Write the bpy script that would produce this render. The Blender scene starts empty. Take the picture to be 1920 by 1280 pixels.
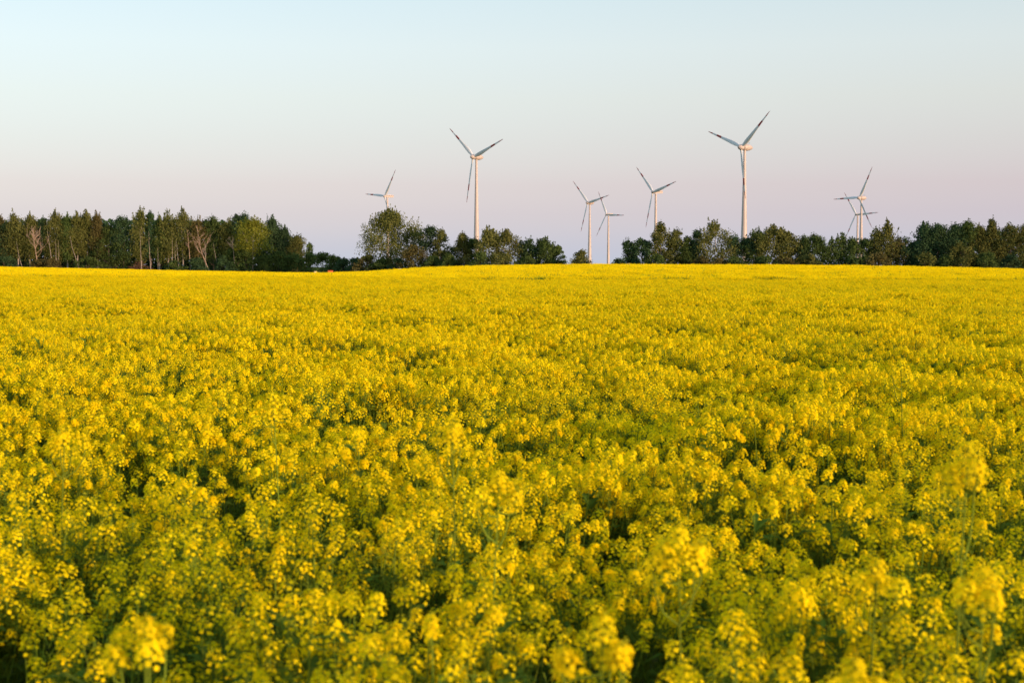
import bpy, math, random
import numpy as np
from mathutils import Vector, Matrix

R = math.radians
rng = np.random.default_rng(7)
SC = bpy.context.scene
COL = SC.collection

# ------------------------------------------------------------------ camera
F = 2667.0                     # focal length in pixels of the 1920 px wide photograph (50 mm lens)
HOR = 497.0                    # row of the horizon in the photograph
EYE = 2.32                      # camera height (m); ground under the camera is z = 0
cam_d = bpy.data.cameras.new('camera')
cam = bpy.data.objects.new('camera', cam_d)
COL.objects.link(cam)
cam_d.lens = 50; cam_d.sensor_width = 36; cam_d.sensor_fit = 'HORIZONTAL'
cam_d.clip_start = 0.05; cam_d.clip_end = 20000
cam.location = (0, 0, EYE)
PITCH = math.atan((640 - HOR) / F)
cam.rotation_euler = (R(90) - PITCH, 0, 0)
cam_d.dof.use_dof = True
cam_d.dof.focus_distance = 26.0
cam_d.dof.aperture_fstop = 4.2
SC.camera = cam

# ------------------------------------------------------------------ sky, sun, exposure
SUN_EL, SUN_AZ = R(8.0), R(50.0)      # the sun is low, behind the camera and 50 degrees to its right
W = bpy.data.worlds.new('World'); SC.world = W; W.use_nodes = True
nt = W.node_tree; nt.nodes.clear()
def N(nt, t, **k):
    n = nt.nodes.new(t)
    for a, b in k.items(): setattr(n, a, b)
    return n
def srgb(r, g, b):
    f = lambda c: (c/255/12.92 if c/255 <= 0.04045 else ((c/255+0.055)/1.055)**2.4)
    return (f(r), f(g), f(b), 1)
out = N(nt, 'ShaderNodeOutputWorld')
sky = N(nt, 'ShaderNodeTexSky', sky_type='NISHITA', sun_disc=False)
sky.sun_elevation = SUN_EL
sky.sun_rotation = math.pi - SUN_AZ   # direction (sin, cos) = (+x right, -y behind)
sky.air_density = 1.0; sky.dust_density = 1.5; sky.ozone_density = 2.0
b1 = N(nt, 'ShaderNodeBackground'); b1.inputs['Strength'].default_value = 0.14
nt.links.new(sky.outputs[0], b1.inputs['Color'])
# clear dusk sky: grey-lilac at the horizon, pink, cream, pale cyan, blue towards the zenith, all round
tc = N(nt, 'ShaderNodeTexCoord'); sep = N(nt, 'ShaderNodeSeparateXYZ')
nt.links.new(tc.outputs['Generated'], sep.inputs[0])
rmp = N(nt, 'ShaderNodeValToRGB'); cr = rmp.color_ramp; cr.interpolation = 'LINEAR'
mr = N(nt, 'ShaderNodeMapRange'); mr.inputs[1].default_value = -0.02; mr.inputs[2].default_value = 1.0
nt.links.new(sep.outputs['Z'], mr.inputs[0]); nt.links.new(mr.outputs[0], rmp.inputs[0])
SKY = [(-0.02, (0.40, 0.44, 0.56)), (0.0026, (0.364, 0.404, 0.546)), (0.0176, (0.331, 0.338, 0.488)), (0.0363, (0.314, 0.257, 0.400)), (0.0550, (0.326, 0.222, 0.332)), (0.0848, (0.359, 0.270, 0.307)), (0.1144, (0.404, 0.330, 0.306)), (0.1490, (0.431, 0.389, 0.350)), (0.1825, (0.402, 0.398, 0.362)), (0.2588, (0.382, 0.405, 0.364)), (0.4540, (0.286, 0.368, 0.388)), (0.8660, (0.225, 0.341, 0.449))]      # linear
while len(cr.elements) > 1: cr.elements.remove(cr.elements[-1])
for i, (z, c) in enumerate(SKY):
    p = (z + 0.02) / 1.02
    e = cr.elements[0] if i == 0 else cr.elements.new(p)
    e.position = p; e.color = (*c, 1)
b2 = N(nt, 'ShaderNodeBackground'); b2.inputs['Strength'].default_value = 1.0
nt.links.new(rmp.outputs[0], b2.inputs['Color'])
add = N(nt, 'ShaderNodeAddShader')
nt.links.new(b1.outputs[0], add.inputs[0]); nt.links.new(b2.outputs[0], add.inputs[1])
nt.links.new(add.outputs[0], out.inputs[0])

sl = bpy.data.lights.new('sun', 'SUN'); sun = bpy.data.objects.new('sun', sl); COL.objects.link(sun)
sl.energy = 5.0; sl.angle = R(0.6); sl.color = (1.0, 0.62, 0.40)
sdir = Vector((math.sin(SUN_AZ)*math.cos(SUN_EL), -math.cos(SUN_AZ)*math.cos(SUN_EL), math.sin(SUN_EL)))
sun.rotation_euler = sdir.to_track_quat('Z', 'Y').to_euler()

SC.view_settings.view_transform = 'Standard'; SC.view_settings.look = 'None'
SC.view_settings.exposure = 0.15; SC.view_settings.gamma = 1.0
SC.cycles.max_bounces = 8; SC.cycles.diffuse_bounces = 5; SC.cycles.transmission_bounces = 3
SC.cycles.transparent_max_bounces = 4
SC.cycles.use_denoising = True

# ------------------------------------------------------------------ helpers
def tag(o, label=None, cat=None, group=None, kind=None):
    if label: o['label'] = label
    if cat: o['category'] = cat
    if group: o['group'] = group
    if kind: o['kind'] = kind
    return o
def empty(name, loc=(0, 0, 0), rz=0.0):
    o = bpy.data.objects.new(name, None); COL.objects.link(o)
    o.location = loc; o.rotation_euler = (0, 0, rz); o.empty_display_size = 0.5
    return o
def make_mesh(name, V, Fq, mats, mi=None, smooth=False):
    """V (n,3); Fq: list of arrays of faces, each (m,3) or (m,4); mi: material index arrays per array"""
    me = bpy.data.meshes.new(name)
    V = np.asarray(V, np.float32)
    me.vertices.add(len(V)); me.vertices.foreach_set('co', V.ravel())
    Fq = [np.asarray(f, np.int32) for f in Fq if len(f)]
    loops = np.concatenate([f.ravel() for f in Fq])
    sizes = np.concatenate([np.full(len(f), f.shape[1], np.int32) for f in Fq])
    starts = np.concatenate([[0], np.cumsum(sizes)[:-1]]).astype(np.int32)
    me.loops.add(len(loops)); me.loops.foreach_set('vertex_index', loops)
    me.polygons.add(len(sizes)); me.polygons.foreach_set('loop_start', starts)
    me.polygons.foreach_set('loop_total', sizes)
    if mi is not None: me.polygons.foreach_set('material_index', np.concatenate(mi).astype(np.int32))
    if smooth: me.polygons.foreach_set('use_smooth', np.ones(len(sizes), bool))
    for m in mats: me.materials.append(m)
    me.update(calc_edges=True)
    return me
def link(name, me, parent=None, loc=None):
    o = bpy.data.objects.new(name, me); COL.objects.link(o)
    if parent: o.parent = parent
    if loc is not None: o.location = loc
    return o
class Geo:
    """collects quads and triangles with a material index"""
    def __init__(s): s.V = []; s.n = 0; s.F = []; s.M = []
    def add(s, V, Fc, m=0):
        V = np.asarray(V, float).reshape(-1, 3); Fc = np.asarray(Fc, int)
        s.V.append(V); s.F.append(Fc + s.n); s.M.append(np.full(len(Fc), m) if np.isscalar(m) else np.asarray(m)); s.n += len(V)
    def quads(s, P, m=0):      # P (k,4,3)
        P = np.asarray(P, float); k = len(P)
        if k: s.add(P.reshape(-1, 3), np.arange(4*k).reshape(k, 4), m)
    def tube(s, pts, rad, seg=5, m=0, cap=False):
        pts = np.asarray(pts, float); rad = np.broadcast_to(np.asarray(rad, float), (len(pts),))
        T = np.gradient(pts, axis=0); T /= np.linalg.norm(T, axis=1)[:, None] + 1e-9
        ref = np.where(np.abs(T[:, 2:3]) < 0.9, np.array([[0, 0, 1.]]), np.array([[1., 0, 0]]))
        vert = np.abs(T[:, 2]) < 0.9
        if vert.any() and not vert.all(): ref[:] = np.array([0.13, 0.9, 0.41])
        U = np.cross(T, ref); U /= np.linalg.norm(U, axis=1)[:, None] + 1e-9
        Wv = np.cross(T, U)
        a = np.linspace(0, 2*math.pi, seg, endpoint=False)
        P = pts[:, None] + rad[:, None, None]*(np.cos(a)[None, :, None]*U[:, None] + np.sin(a)[None, :, None]*Wv[:, None])
        k = len(pts); i = np.arange(k-1)[:, None]*seg; j = np.arange(seg)[None]; j2 = (j+1) % seg
        Fc = np.stack([i+j, i+j2, i+seg+j2, i+seg+j], -1).reshape(-1, 4)
        s.add(P.reshape(-1, 3), Fc, m)
    def mesh(s, name, mats, smooth=False):
        return make_mesh(name, np.concatenate(s.V), s.F, mats, s.M, smooth)

def mat(name, col, rough=0.8, transl=0.0, var=0.0, vscale=1.0, spec=0.2, rnd=0.0, hue=None, noise_mix=0.5):
    """procedural material: noise between darker/lighter (or towards `hue`), optional per-object variation and translucency"""
    m = bpy.data.materials.new(name); m.use_nodes = True; t = m.node_tree; t.nodes.clear()
    o = N(t, 'ShaderNodeOutputMaterial'); tcn = N(t, 'ShaderNodeTexCoord')
    nz = N(t, 'ShaderNodeTexNoise'); nz.inputs['Scale'].default_value = vscale; nz.inputs['Detail'].default_value = 3
    t.links.new(tcn.outputs['Object'], nz.inputs['Vector'])
    rp = N(t, 'ShaderNodeValToRGB')
    c = np.array(col); h = np.array(hue if hue is not None else col)
    rp.color_ramp.elements[0].position = 0.35; rp.color_ramp.elements[1].position = 0.65
    rp.color_ramp.elements[0].color = (*np.clip(c*(1-var), 0, 1), 1); rp.color_ramp.elements[1].color = (*np.clip(h*(1+var), 0, 1), 1)
    t.links.new(nz.outputs['Fac'], rp.inputs[0])
    csock = rp.outputs[0]
    if rnd:
        oi = N(t, 'ShaderNodeObjectInfo'); hs = N(t, 'ShaderNodeHueSaturation')
        mp = N(t, 'ShaderNodeMapRange'); mp.inputs[3].default_value = 1-rnd; mp.inputs[4].default_value = 1+rnd
        mh = N(t, 'ShaderNodeMapRange'); mh.inputs[3].default_value = 0.5-rnd*0.05; mh.inputs[4].default_value = 0.5+rnd*0.04
        t.links.new(oi.outputs['Random'], mp.inputs[0]); t.links.new(oi.outputs['Random'], mh.inputs[0])
        t.links.new(mp.outputs[0], hs.inputs['Value']); t.links.new(mh.outputs[0], hs.inputs['Hue']); t.links.new(csock, hs.inputs['Color'])
        csock = hs.outputs[0]
    if transl:
        d = N(t, 'ShaderNodeBsdfDiffuse'); tr = N(t, 'ShaderNodeBsdfTranslucent'); mx = N(t, 'ShaderNodeMixShader')
        mx.inputs[0].default_value = transl
        t.links.new(csock, d.inputs[0]); t.links.new(csock, tr.inputs[0])
        t.links.new(d.outputs[0], mx.inputs[1]); t.links.new(tr.outputs[0], mx.inputs[2]); t.links.new(mx.outputs[0], o.inputs[0])
    else:
        p = N(t, 'ShaderNodeBsdfPrincipled'); p.inputs['Roughness'].default_value = rough
        p.inputs['Specular IOR Level'].default_value = spec
        t.links.new(csock, p.inputs['Base Color']); t.links.new(p.outputs[0], o.inputs[0])
    return m

# ------------------------------------------------------------------ lie of the land
def sstep(a, b, x):
    t = np.clip((x-a)/(b-a), 0, 1); return t*t*(3-2*t)
EX = np.array([-400, 0, 300, 600, 700, 800, 900, 1000, 1100, 1300, 1500, 1700, 1920, 2400.])
EV = np.array([-2, -4.5, -10.5, -16.2, -13, -7, -3.5, -2, -1, -2, -2.5, -5, -9.5, -15.])      # canopy edge above the eye line (px)
DX = np.array([-400, 500, 720, 1000, 1500, 1920, 2400.]); DV = np.array([440, 430, 330, 265, 265, 280, 300.])
def azpx(x, y):
    az = np.arctan2(x, y)
    return 960 + F*np.tan(np.clip(az, -1.2, 1.2))
def crest(px): return np.interp(px, DX, DV)
def ground_h(x, y):
    x = np.asarray(x, float); y = np.asarray(y, float)
    d = np.hypot(x, y); px = azpx(x, y)
    Dc = crest(px); hc = np.interp(px, EX, EV)/F*Dc + EYE - 1.24
    front = sstep(-0.2, 0.35, y/(d+1e-6))
    right = sstep(640, 950, px)
    h = hc*sstep(0, 1, (d-95)/(Dc-95))
    h = h - right*0.38*np.exp(-((d-128)/26)**2)
    h = h - 0.9*sstep(0, 1, (d-Dc-6)/60)*(0.35+0.65*right) - 13*sstep(500, 1600, d)
    und = 0.05*np.sin(x*0.31+1.3)*np.sin(y*0.23+0.4) + 0.04*np.sin(x*0.11-y*0.17)
    return h*front + und*sstep(6, 20, d)*(1-sstep(300, 500, d))
def field_end(px): return crest(px) + np.where(px < 700, 6, 30)

M_ground = mat('soil_and_green', (0.055, 0.075, 0.018), var=0.35, vscale=0.6, hue=(0.075, 0.10, 0.022), spec=0.0)
M_verge = mat('verge_grass', (0.05, 0.055, 0.018), transl=0.25, var=0.3, vscale=0.7, hue=(0.075, 0.055, 0.025))

def build_ground():
    th = np.concatenate([np.linspace(-1.2, 1.2, 181)[:-1]*0.42, np.linspace(0.504, 2*math.pi-0.504, 41)])  # dense in front
    th = np.sort(th)
    rr = np.concatenate([[0.5], np.geomspace(1.5, 60, 26), np.arange(66, 480, 7), np.geomspace(490, 12000, 26)])
    A, Rr = np.meshgrid(th, rr)
    X = Rr*np.sin(A); Y = Rr*np.cos(A); Z = ground_h(X, Y)
    V = np.stack([X, Y, Z], -1).reshape(-1, 3); na = len(th); nr = len(rr)
    V = np.vstack([V, [[0, 0, 0]]])
    i = np.arange(nr-1)[:, None]*na; j = np.arange(na)[None]; j2 = (j+1) % na
    q = np.stack([i+j, i+na+j, i+na+j2, i+j2], -1).reshape(-1, 4)
    t = np.stack([np.full(na, len(V)-1), np.arange(na), (np.arange(na)+1) % na], -1)
    o = link('ground', make_mesh('ground', V, [q, t[:, ::-1]], [M_ground], smooth=True)); tag(o, kind='structure')
build_ground()

# ------------------------------------------------------------------ rapeseed
M_petal = mat('rape_petal', (0.94, 0.71, 0.004), transl=0.45, var=0.04, vscale=9, hue=(0.94, 0.77, 0.010), rnd=0.07)
M_bud = mat('rape_bud', (0.45, 0.45, 0.02), transl=0.3, var=0.15, vscale=30)
M_stem = mat('rape_stem', (0.18, 0.25, 0.025), transl=0.25, var=0.15, vscale=6, rnd=0.15)
M_leaf = mat('rape_leaf', (0.12, 0.19, 0.025), transl=0.4, var=0.2, vscale=8, rnd=0.2)
PM = [M_petal, M_bud, M_stem, M_leaf]

def unit(v): return v/(np.linalg.norm(v, axis=-1, keepdims=True)+1e-9)
def raceme(g, tip, axis, r, n, rs, detail=2):
    """a domed flower head: `tip` top centre, axis up; r its radius"""
    axis = unit(np.asarray(axis, float)); a0 = unit(np.cross(axis, [0.3, 0.8, 0.1])); a1 = np.cross(axis, a0)
    k = np.arange(n); t = (k+0.5)/n
    ph = k*2.39996 + rs.uniform(0, 6) + rs.normal(0, 0.15, n)
    rad = r*(0.30+0.70*t**0.6)*rs.uniform(0.85, 1.12, n)
    dep = -r*(0.05 + 1.75*t**1.35)*rs.uniform(0.9, 1.1, n)
    radial = np.cos(ph)[:, None]*a0 + np.sin(ph)[:, None]*a1
    C = tip + radial*rad[:, None] + axis*dep[:, None]
    nrm = unit(radial*(0.45+0.6*t)[:, None] + axis*(0.95-0.35*t)[:, None] + rs.normal(0, 0.25, (n, 3)))
    base = tip + axis*(dep - r*0.45)[:, None]
    # pedicels
    side = unit(np.cross(C-base, nrm + 0.01))*0.0006
    g.quads(np.stack([base-side, base+side, C+side*0.8, C-side*0.8], 1), 2)
    # petals: four per flower, in a cross, slightly cupped
    u = unit(np.cross(nrm, rs.normal(0, 1, (n, 3)))); v = np.cross(nrm, u)
    pl = 0.0092*rs.uniform(0.85, 1.15, n)[:, None]; pw = 0.0050
    if detail == 2:
        for (du, dv) in ((u, v), (v, -u), (-u, -v), (-v, u)):
            c0 = C; m_ = C + du*pl*0.62 + nrm*0.0012; e_ = C + du*pl - nrm*0.0012*rs.uniform(-1, 2, (n, 1))
            g.quads(np.stack([c0, m_-dv*pw, e_, m_+dv*pw], 1), 0)
    else:
        s = pl*1.35
        g.quads(np.stack([C-u*s, C-v*s, C+u*s, C+v*s], 1), 0)
    # buds in the centre
    nb = 7 if detail == 2 else 3
    Cb = tip + rs.normal(0, r*0.16, (nb, 3)) + axis*r*0.10
    ub = unit(rs.normal(0, 1, (nb, 3)))*0.0035; vb = unit(np.cross(ub, rs.normal(0, 1, (nb, 3))))*0.0035
    g.quads(np.stack([Cb-ub, Cb-vb, Cb+ub, Cb+vb], 1), 1)
def curve(p0, p1, bow, n=5):
    t = np.linspace(0, 1, n)[:, None]; return p0*(1-t)+p1*t + np.asarray(bow)*(4*t*(1-t))
def leaf_blade(g, p0, d, L, w, m=3):
    d = unit(np.asarray(d, float)); s = unit(np.cross(d, [0, 0, 1.])+1e-6)
    p1 = p0+d*L*0.45+np.array([0, 0, L*0.10]); p2 = p0+d*L-np.array([0, 0, L*0.18])
    g.quads(np.array([[p0-s*w*.15, p1-s*w, p1+np.array([0, 0, -w*.3]), p0], [p0, p1+np.array([0, 0, -w*.3]), p1+s*w, p0+s*w*.15],
                      [p1-s*w, p2-s*w*.12, p2+s*w*.12, p1+np.array([0, 0, -w*.3])], [p1+np.array([0, 0, -w*.3]), p2+s*w*.12, p2+s*w*.12+[0, 0, -.002], p1+s*w]]), m)
def plant_geo(seed, H=1.22, nb=7, spread=0.19, nf=28, rmul=1.0, detail=2, leaves=16, pods=0):
    rs = np.random.default_rng(seed); g = Geo()
    lean = rs.normal(0, 0.05, 2)
    top = np.array([lean[0], lean[1], H*rs.uniform(0.97, 1.05)])
    g.tube(curve(np.zeros(3), top-[0, 0, .06], [rs.normal(0, .02), rs.normal(0, .02), 0]), np.linspace(0.0075, 0.0028, 5), 4, 2)
    ends = [(top, np.array([lean[0]*.5, lean[1]*.5, 1]))]
    a0 = rs.uniform(0, 6.28)
    for k in range(nb):
        a = a0 + k*2.4 + rs.normal(0, .3); zb = H*rs.uniform(0.45, 0.80)
        p0 = np.array([lean[0]*zb/H, lean[1]*zb/H, zb]); s = spread*rs.uniform(0.45, 1.15)
        p1 = np.array([top[0]+math.cos(a)*s, top[1]+math.sin(a)*s, H*rs.uniform(0.80, 1.03)-s*0.22])
        g.tube(curve(p0, p1-[0, 0, .05], [math.cos(a)*.03, math.sin(a)*.03, -.03], 4), np.linspace(.0035, .0018, 4), 3, 2)
        ends.append((p1, np.array([math.cos(a)*.3, math.sin(a)*.3, 1])))
        if True:     # a few set pods on the stalk below the head
            for q in range(rs.integers(2, 8)+pods):
                f = rs.uniform(.35, .92); pp = p0*(1-f)+p1*f; dd = unit(rs.normal(0, 1, 3)+[0, 0, .8])*rs.uniform(.025, .05)
                sd = unit(np.cross(dd, [0, 1, .2]))*.0017
                g.quads(np.array([[pp-sd, pp+sd, pp+dd+sd, pp+dd-sd]]), 2)
    for (p, ax) in ends:
        raceme(g, p, ax, rs.uniform(0.024, 0.041)*rmul, int(nf*rs.uniform(.75, 1.25)), rs, detail)
    for k in range(leaves):
        a = rs.uniform(0, 6.28); z = H*rs.uniform(.25, .86); 
        leaf_blade(g, np.array([lean[0]*z/H, lean[1]*z/H, z]), [math.cos(a), math.sin(a), rs.uniform(.2, .7)], rs.uniform(.10, .2), rs.uniform(.012, .03))
    return g
src = bpy.data.collections.new('rapeseed_sources')
NP, NM, NC = 10, 6, 5
for i in range(NP):
    me = plant_geo(100+i, nb=10 if i % 3 else 12, nf=18 if i < 3 else (28 if i < 7 else 33), pods=7 if i < 3 else 0, H=1.17 if i < 3 else 1.22).mesh('rape_plant', PM)
    src.objects.link(bpy.data.objects.new('a_plant_%02d' % i, me))
for i in range(NM):
    me = plant_geo(200+i, nb=12, nf=15 if i < 2 else 23, pods=6 if i < 2 else 0, rmul=1.25, detail=1, spread=.22, leaves=3).mesh('rape_plant_mid', PM)
    src.objects.link(bpy.data.objects.new('b_plant_%02d' % i, me))
def patch_geo(seed):
    rs = np.random.default_rng(seed); g = Geo(); Rp = 1.5
    n = 350
    rr_, aa = Rp*np.sqrt(rs.random(n)), rs.uniform(0, 6.28, n)
    cx, cy = rr_*np.cos(aa), rr_*np.sin(aa)
    cz = 1.22 + rs.normal(0, .075, n) + .05*np.sin(cx*3+seed)*np.cos(cy*2.6)
    C = np.repeat(np.stack([cx, cy, cz], 1), 7, 0) + rs.normal(0, 1, (n*7, 3))*[.038, .038, .035]
    m = len(C); u = unit(rs.normal(0, 1, (m, 3))); v = unit(np.cross(u, rs.normal(0, 1, (m, 3)))); s = .021
    g.quads(np.stack([C-u*s, C-v*s, C+u*s, C+v*s], 1), 0)
    k = 420; X = rs.normal(0, Rp*.55, (k, 2)); z0 = rs.uniform(.7, 1.1, k); a = rs.uniform(0, 6.28, k)
    P = np.column_stack([X, z0]); d = np.stack([np.cos(a)*.06, np.sin(a)*.06, np.zeros(k)], 1); up = np.array([0, 0, .16])
    g.quads(np.stack([P-d*.3, P+d*.3, P+d*.2+up, P-d*.2+up], 1), 2)
    return g
for i in range(NC):
    src.objects.link(bpy.data.objects.new('c_patch_%02d' % i, patch_geo(300+i).mesh('rape_patch', PM)))

def vnoise(x, y, s, seed):
    """cheap smooth value noise in -1..1"""
    r_ = np.random.default_rng(seed); T = r_.uniform(-1, 1, (64, 64))
    X = x/s + 31.7; Y = y/s + 17.3; xi = np.floor(X).astype(int); yi = np.floor(Y).astype(int)
    fx = X-xi; fy = Y-yi; fx = fx*fx*(3-2*fx); fy = fy*fy*(3-2*fy)
    g = lambda a, b: T[a % 64, b % 64]
    return (g(xi, yi)*(1-fx)+g(xi+1, yi)*fx)*(1-fy) + (g(xi, yi+1)*(1-fx)+g(xi+1, yi+1)*fx)*fy
def canopy_var(x, y): return 0.09*vnoise(x, y, 1.7, 1) + 0.08*vnoise(x, y, 0.6, 2) + 0.05*vnoise(x, y, 6, 3)

P, RO, SCL, IDX = [], [], [], []
def scatter(n, d0, d1, margin, half):
    """uniform points in the wedge |x| < half*y + margin, d0 < y < d1"""
    A = half*(d1*d1-d0*d0)+2*margin*(d1-d0)
    m = int(n*A); y = []
    ymax = half*d1+margin
    while len(y) < m:
        c = rng.uniform(d0, d1, m*2); k = rng.random(m*2)*ymax < (half*c+margin); y.extend(c[k])
    y = np.array(y[:m]); x = rng.uniform(-1, 1, m)*(half*y+margin)
    return x, y
def put(x, y, i0, i1, smin, smax, zf=1.0):
    n = len(x); z = ground_h(x, y)
    hv = canopy_var(x, y)
    P.append(np.column_stack([x, y, z])); 
    k = i1-i0; lo = 3 if k == NP else (2 if k == NM else 1)      # patches with less bloom take the greener plants
    poor = (vnoise(x, y, 3.5, 11)*.6 + vnoise(x, y, 14, 12)*.5 + rng.normal(0, .25, n)) > (np.where(y < 14, -.12, .08) if k > NC else 9)
    IDX.append(np.where(poor, rng.integers(i0, i0+lo, n), rng.integers(i0+(lo if k > NC else 0), i1, n)))
    RO.append(np.column_stack([rng.normal(0, .07, n), rng.normal(0, .07, n), rng.uniform(0, 6.283, n)]))
    s = rng.uniform(smin, smax, n); SCL.append(np.column_stack([s, s, (1+(hv*zf)+rng.normal(0, .03*zf, n))]))
HALF = 0.43
x, y = scatter(19, -1.5, 48, 3.0, HALF)
keep = (np.hypot(x, y) > 1.15) & (rng.random(len(x)) < 0.86+0.5*vnoise(x, y, .8, 5)) & (y < field_end(azpx(x, y)))
put(x[keep], y[keep], 0, NP, .88, 1.15)
x, y = scatter(11, 48, 135, 3.0, HALF)
keep = rng.random(len(x)) < 0.85+0.4*vnoise(x, y, 1.1, 6)
put(x[keep], y[keep], NP, NP+NM, .95, 1.2)
x, y = scatter(0.42, 135, 470, 6.0, HALF)
keep = np.hypot(x, y) < field_end(azpx(x, y))
put(x[keep], y[keep], NP+NM, NP+NM+NC, .95, 1.1, .7)
P = np.concatenate(P); RO = np.concatenate(RO); SCL = np.concatenate(SCL); IDX = np.concatenate(IDX)
print('rapeseed instances', len(P))
me = bpy.data.meshes.new('rapeseed_points'); me.vertices.add(len(P)); me.vertices.foreach_set('co', P.astype(np.float32).ravel())
for nm, ty, arr, key in (('rot', 'FLOAT_VECTOR', RO, 'vector'), ('scl', 'FLOAT_VECTOR', SCL, 'vector'), ('idx', 'INT', IDX, 'value')):
    at = me.attributes.new(nm, ty, 'POINT'); at.data.foreach_set(key, arr.astype(np.float32 if ty != 'INT' else np.int32).ravel())
field = link('rapeseed_field', me)
tag(field, 'dense field of blooming yellow rapeseed filling the foreground up to the trees', 'rapeseed field', kind='stuff')
ng = bpy.data.node_groups.new('scatter_rapeseed', 'GeometryNodeTree')
ng.interface.new_socket('Geometry', in_out='INPUT', socket_type='NodeSocketGeometry')
ng.interface.new_socket('Geometry', in_out='OUTPUT', socket_type='NodeSocketGeometry')
gi = N(ng, 'NodeGroupInput'); go = N(ng, 'NodeGroupOutput'); ip = N(ng, 'GeometryNodeInstanceOnPoints')
ci = N(ng, 'GeometryNodeCollectionInfo'); ci.inputs['Collection'].default_value = src
ci.inputs['Separate Children'].default_value = True; ci.inputs['Reset Children'].default_value = True
def attr(nm, ty):
    a = N(ng, 'GeometryNodeInputNamedAttribute', data_type=ty); a.inputs['Name'].default_value = nm
    return a.outputs[0]
ip.inputs['Pick Instance'].default_value = True
e2r = N(ng, 'FunctionNodeEulerToRotation'); ng.links.new(attr('rot', 'FLOAT_VECTOR'), e2r.inputs[0])
ng.links.new(gi.outputs[0], ip.inputs['Points']); ng.links.new(ci.outputs[0], ip.inputs['Instance'])
ng.links.new(attr('idx', 'INT'), ip.inputs['Instance Index']); ng.links.new(e2r.outputs[0], ip.inputs['Rotation'])
ng.links.new(attr('scl', 'FLOAT_VECTOR'), ip.inputs['Scale']); ng.links.new(ip.outputs[0], go.inputs[0])
md = field.modifiers.new('scatter', 'NODES'); md.node_group = ng

# ------------------------------------------------------------------ rapeseed plants that stand out of the crop
def at(px, py, d):
    """world point seen at photo pixel (px, py) at forward distance d from the camera"""
    v = np.array([px-960, F*math.cos(PITCH)+(640-py)*math.sin(PITCH), (640-py)*math.cos(PITCH)-F*math.sin(PITCH)])
    v *= d/v[1]; return v + [0, 0, EYE]
HEADS = [  # px, py of the top, distance, number of heads, radius, label
    (848, 752, 4.9, 3, .040,  'tall blurred rapeseed plant rising alone above the crop left of centre'),
    (1815, 790, 3.5, 4, .043,  'big blurred rapeseed head raised above the others near the right edge'),
    (1272, 950, 3.4, 5, .040,  'broad bright rapeseed head low on the right of centre with a second head beneath'),
    (1645, 1010, 3.6, 3, .040,  'round domed rapeseed head standing over a dark gap in the lower right'),
    (935, 850, 4.3, 4, .040,  'bright rapeseed cluster a little below and right of the tall lone one'),
    (1130, 1105, 2.7, 4, .036,  'wide soft rapeseed head in the bottom middle, left of the large dark gap'),
    (1600, 1180, 2.5, 3, .034,  'large out of focus rapeseed head close to the bottom edge on the right'),
    (1845, 1020, 3.1, 4, .038,  'spreading rapeseed cluster at the right edge with long bare stems below'),
    (512, 715, 6.2, 3, .040,  'upright rapeseed head left of centre, halfway up the near crop'),
    (120, 770, 5.4, 4, .040,  'loose rapeseed cluster rising near the left edge'),
    (1690, 660, 8.5, 3, .043,  'rapeseed plant standing proud of the crop right of centre with visible stem'),
    (270, 1110, 2.9, 4, .034,  'bright rapeseed cluster low on the left beside a thick pale green stem'),
]
for k, (px, py, d, nh, rad, lab) in enumerate(HEADS):
    rs = np.random.default_rng(900+k); d *= 1.2; tip = at(px, py, d); tip[2] -= .06
    gz = float(ground_h(tip[0], tip[1])); base = np.array([tip[0]+rs.normal(0, .03), tip[1]+rs.normal(0, .03), gz]); H = tip[2]-gz
    root = empty('rapeseed_plant', base); tag(root, lab, 'plant', 'rapeseed plants rising above the crop')
    top = tip-base; g = Geo()
    g.tube(curve(np.zeros(3), top-[0, 0, .07], [rs.normal(0, .02), rs.normal(0, .02), 0], 6), np.linspace(.0065, .0025, 6), 6, 0)
    heads = [(top, np.array([0, 0, 1.]))]
    for q in range(nh+1):
        a = q*2.3+rs.uniform(0, 1.5); s = rs.uniform(.045, .10)
        p1 = top+[math.cos(a)*s, math.sin(a)*s, -rs.uniform(.03, .09)]; p0 = top*rs.uniform(.80, .92)
        g.tube(curve(p0, p1-[0, 0, .05], [math.cos(a)*.02, math.sin(a)*.02, -.02], 4), np.linspace(.004, .0022, 4), 5, 0)
        heads.append((p1, np.array([math.cos(a)*.35, math.sin(a)*.35, 1])))
    link('stem', g.mesh('rape_main_stem', [M_stem], True), root)
    for (p, ax) in heads:
        g = Geo(); raceme(g, np.zeros(3), ax, rad*rs.uniform(.85, 1.15), 38, rs, 2)
        link('flower_head', g.mesh('flower_head', PM), root, p)
    for q in range(6):
        a = rs.uniform(0, 6.28); z = rs.uniform(.25, .6); g = Geo()
        leaf_blade(g, np.zeros(3), [math.cos(a), math.sin(a), .5], rs.uniform(.12, .2), rs.uniform(.015, .03), 0)
        link('leaf', g.mesh('rape_leaf', [M_leaf]), root, top*z)

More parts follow.
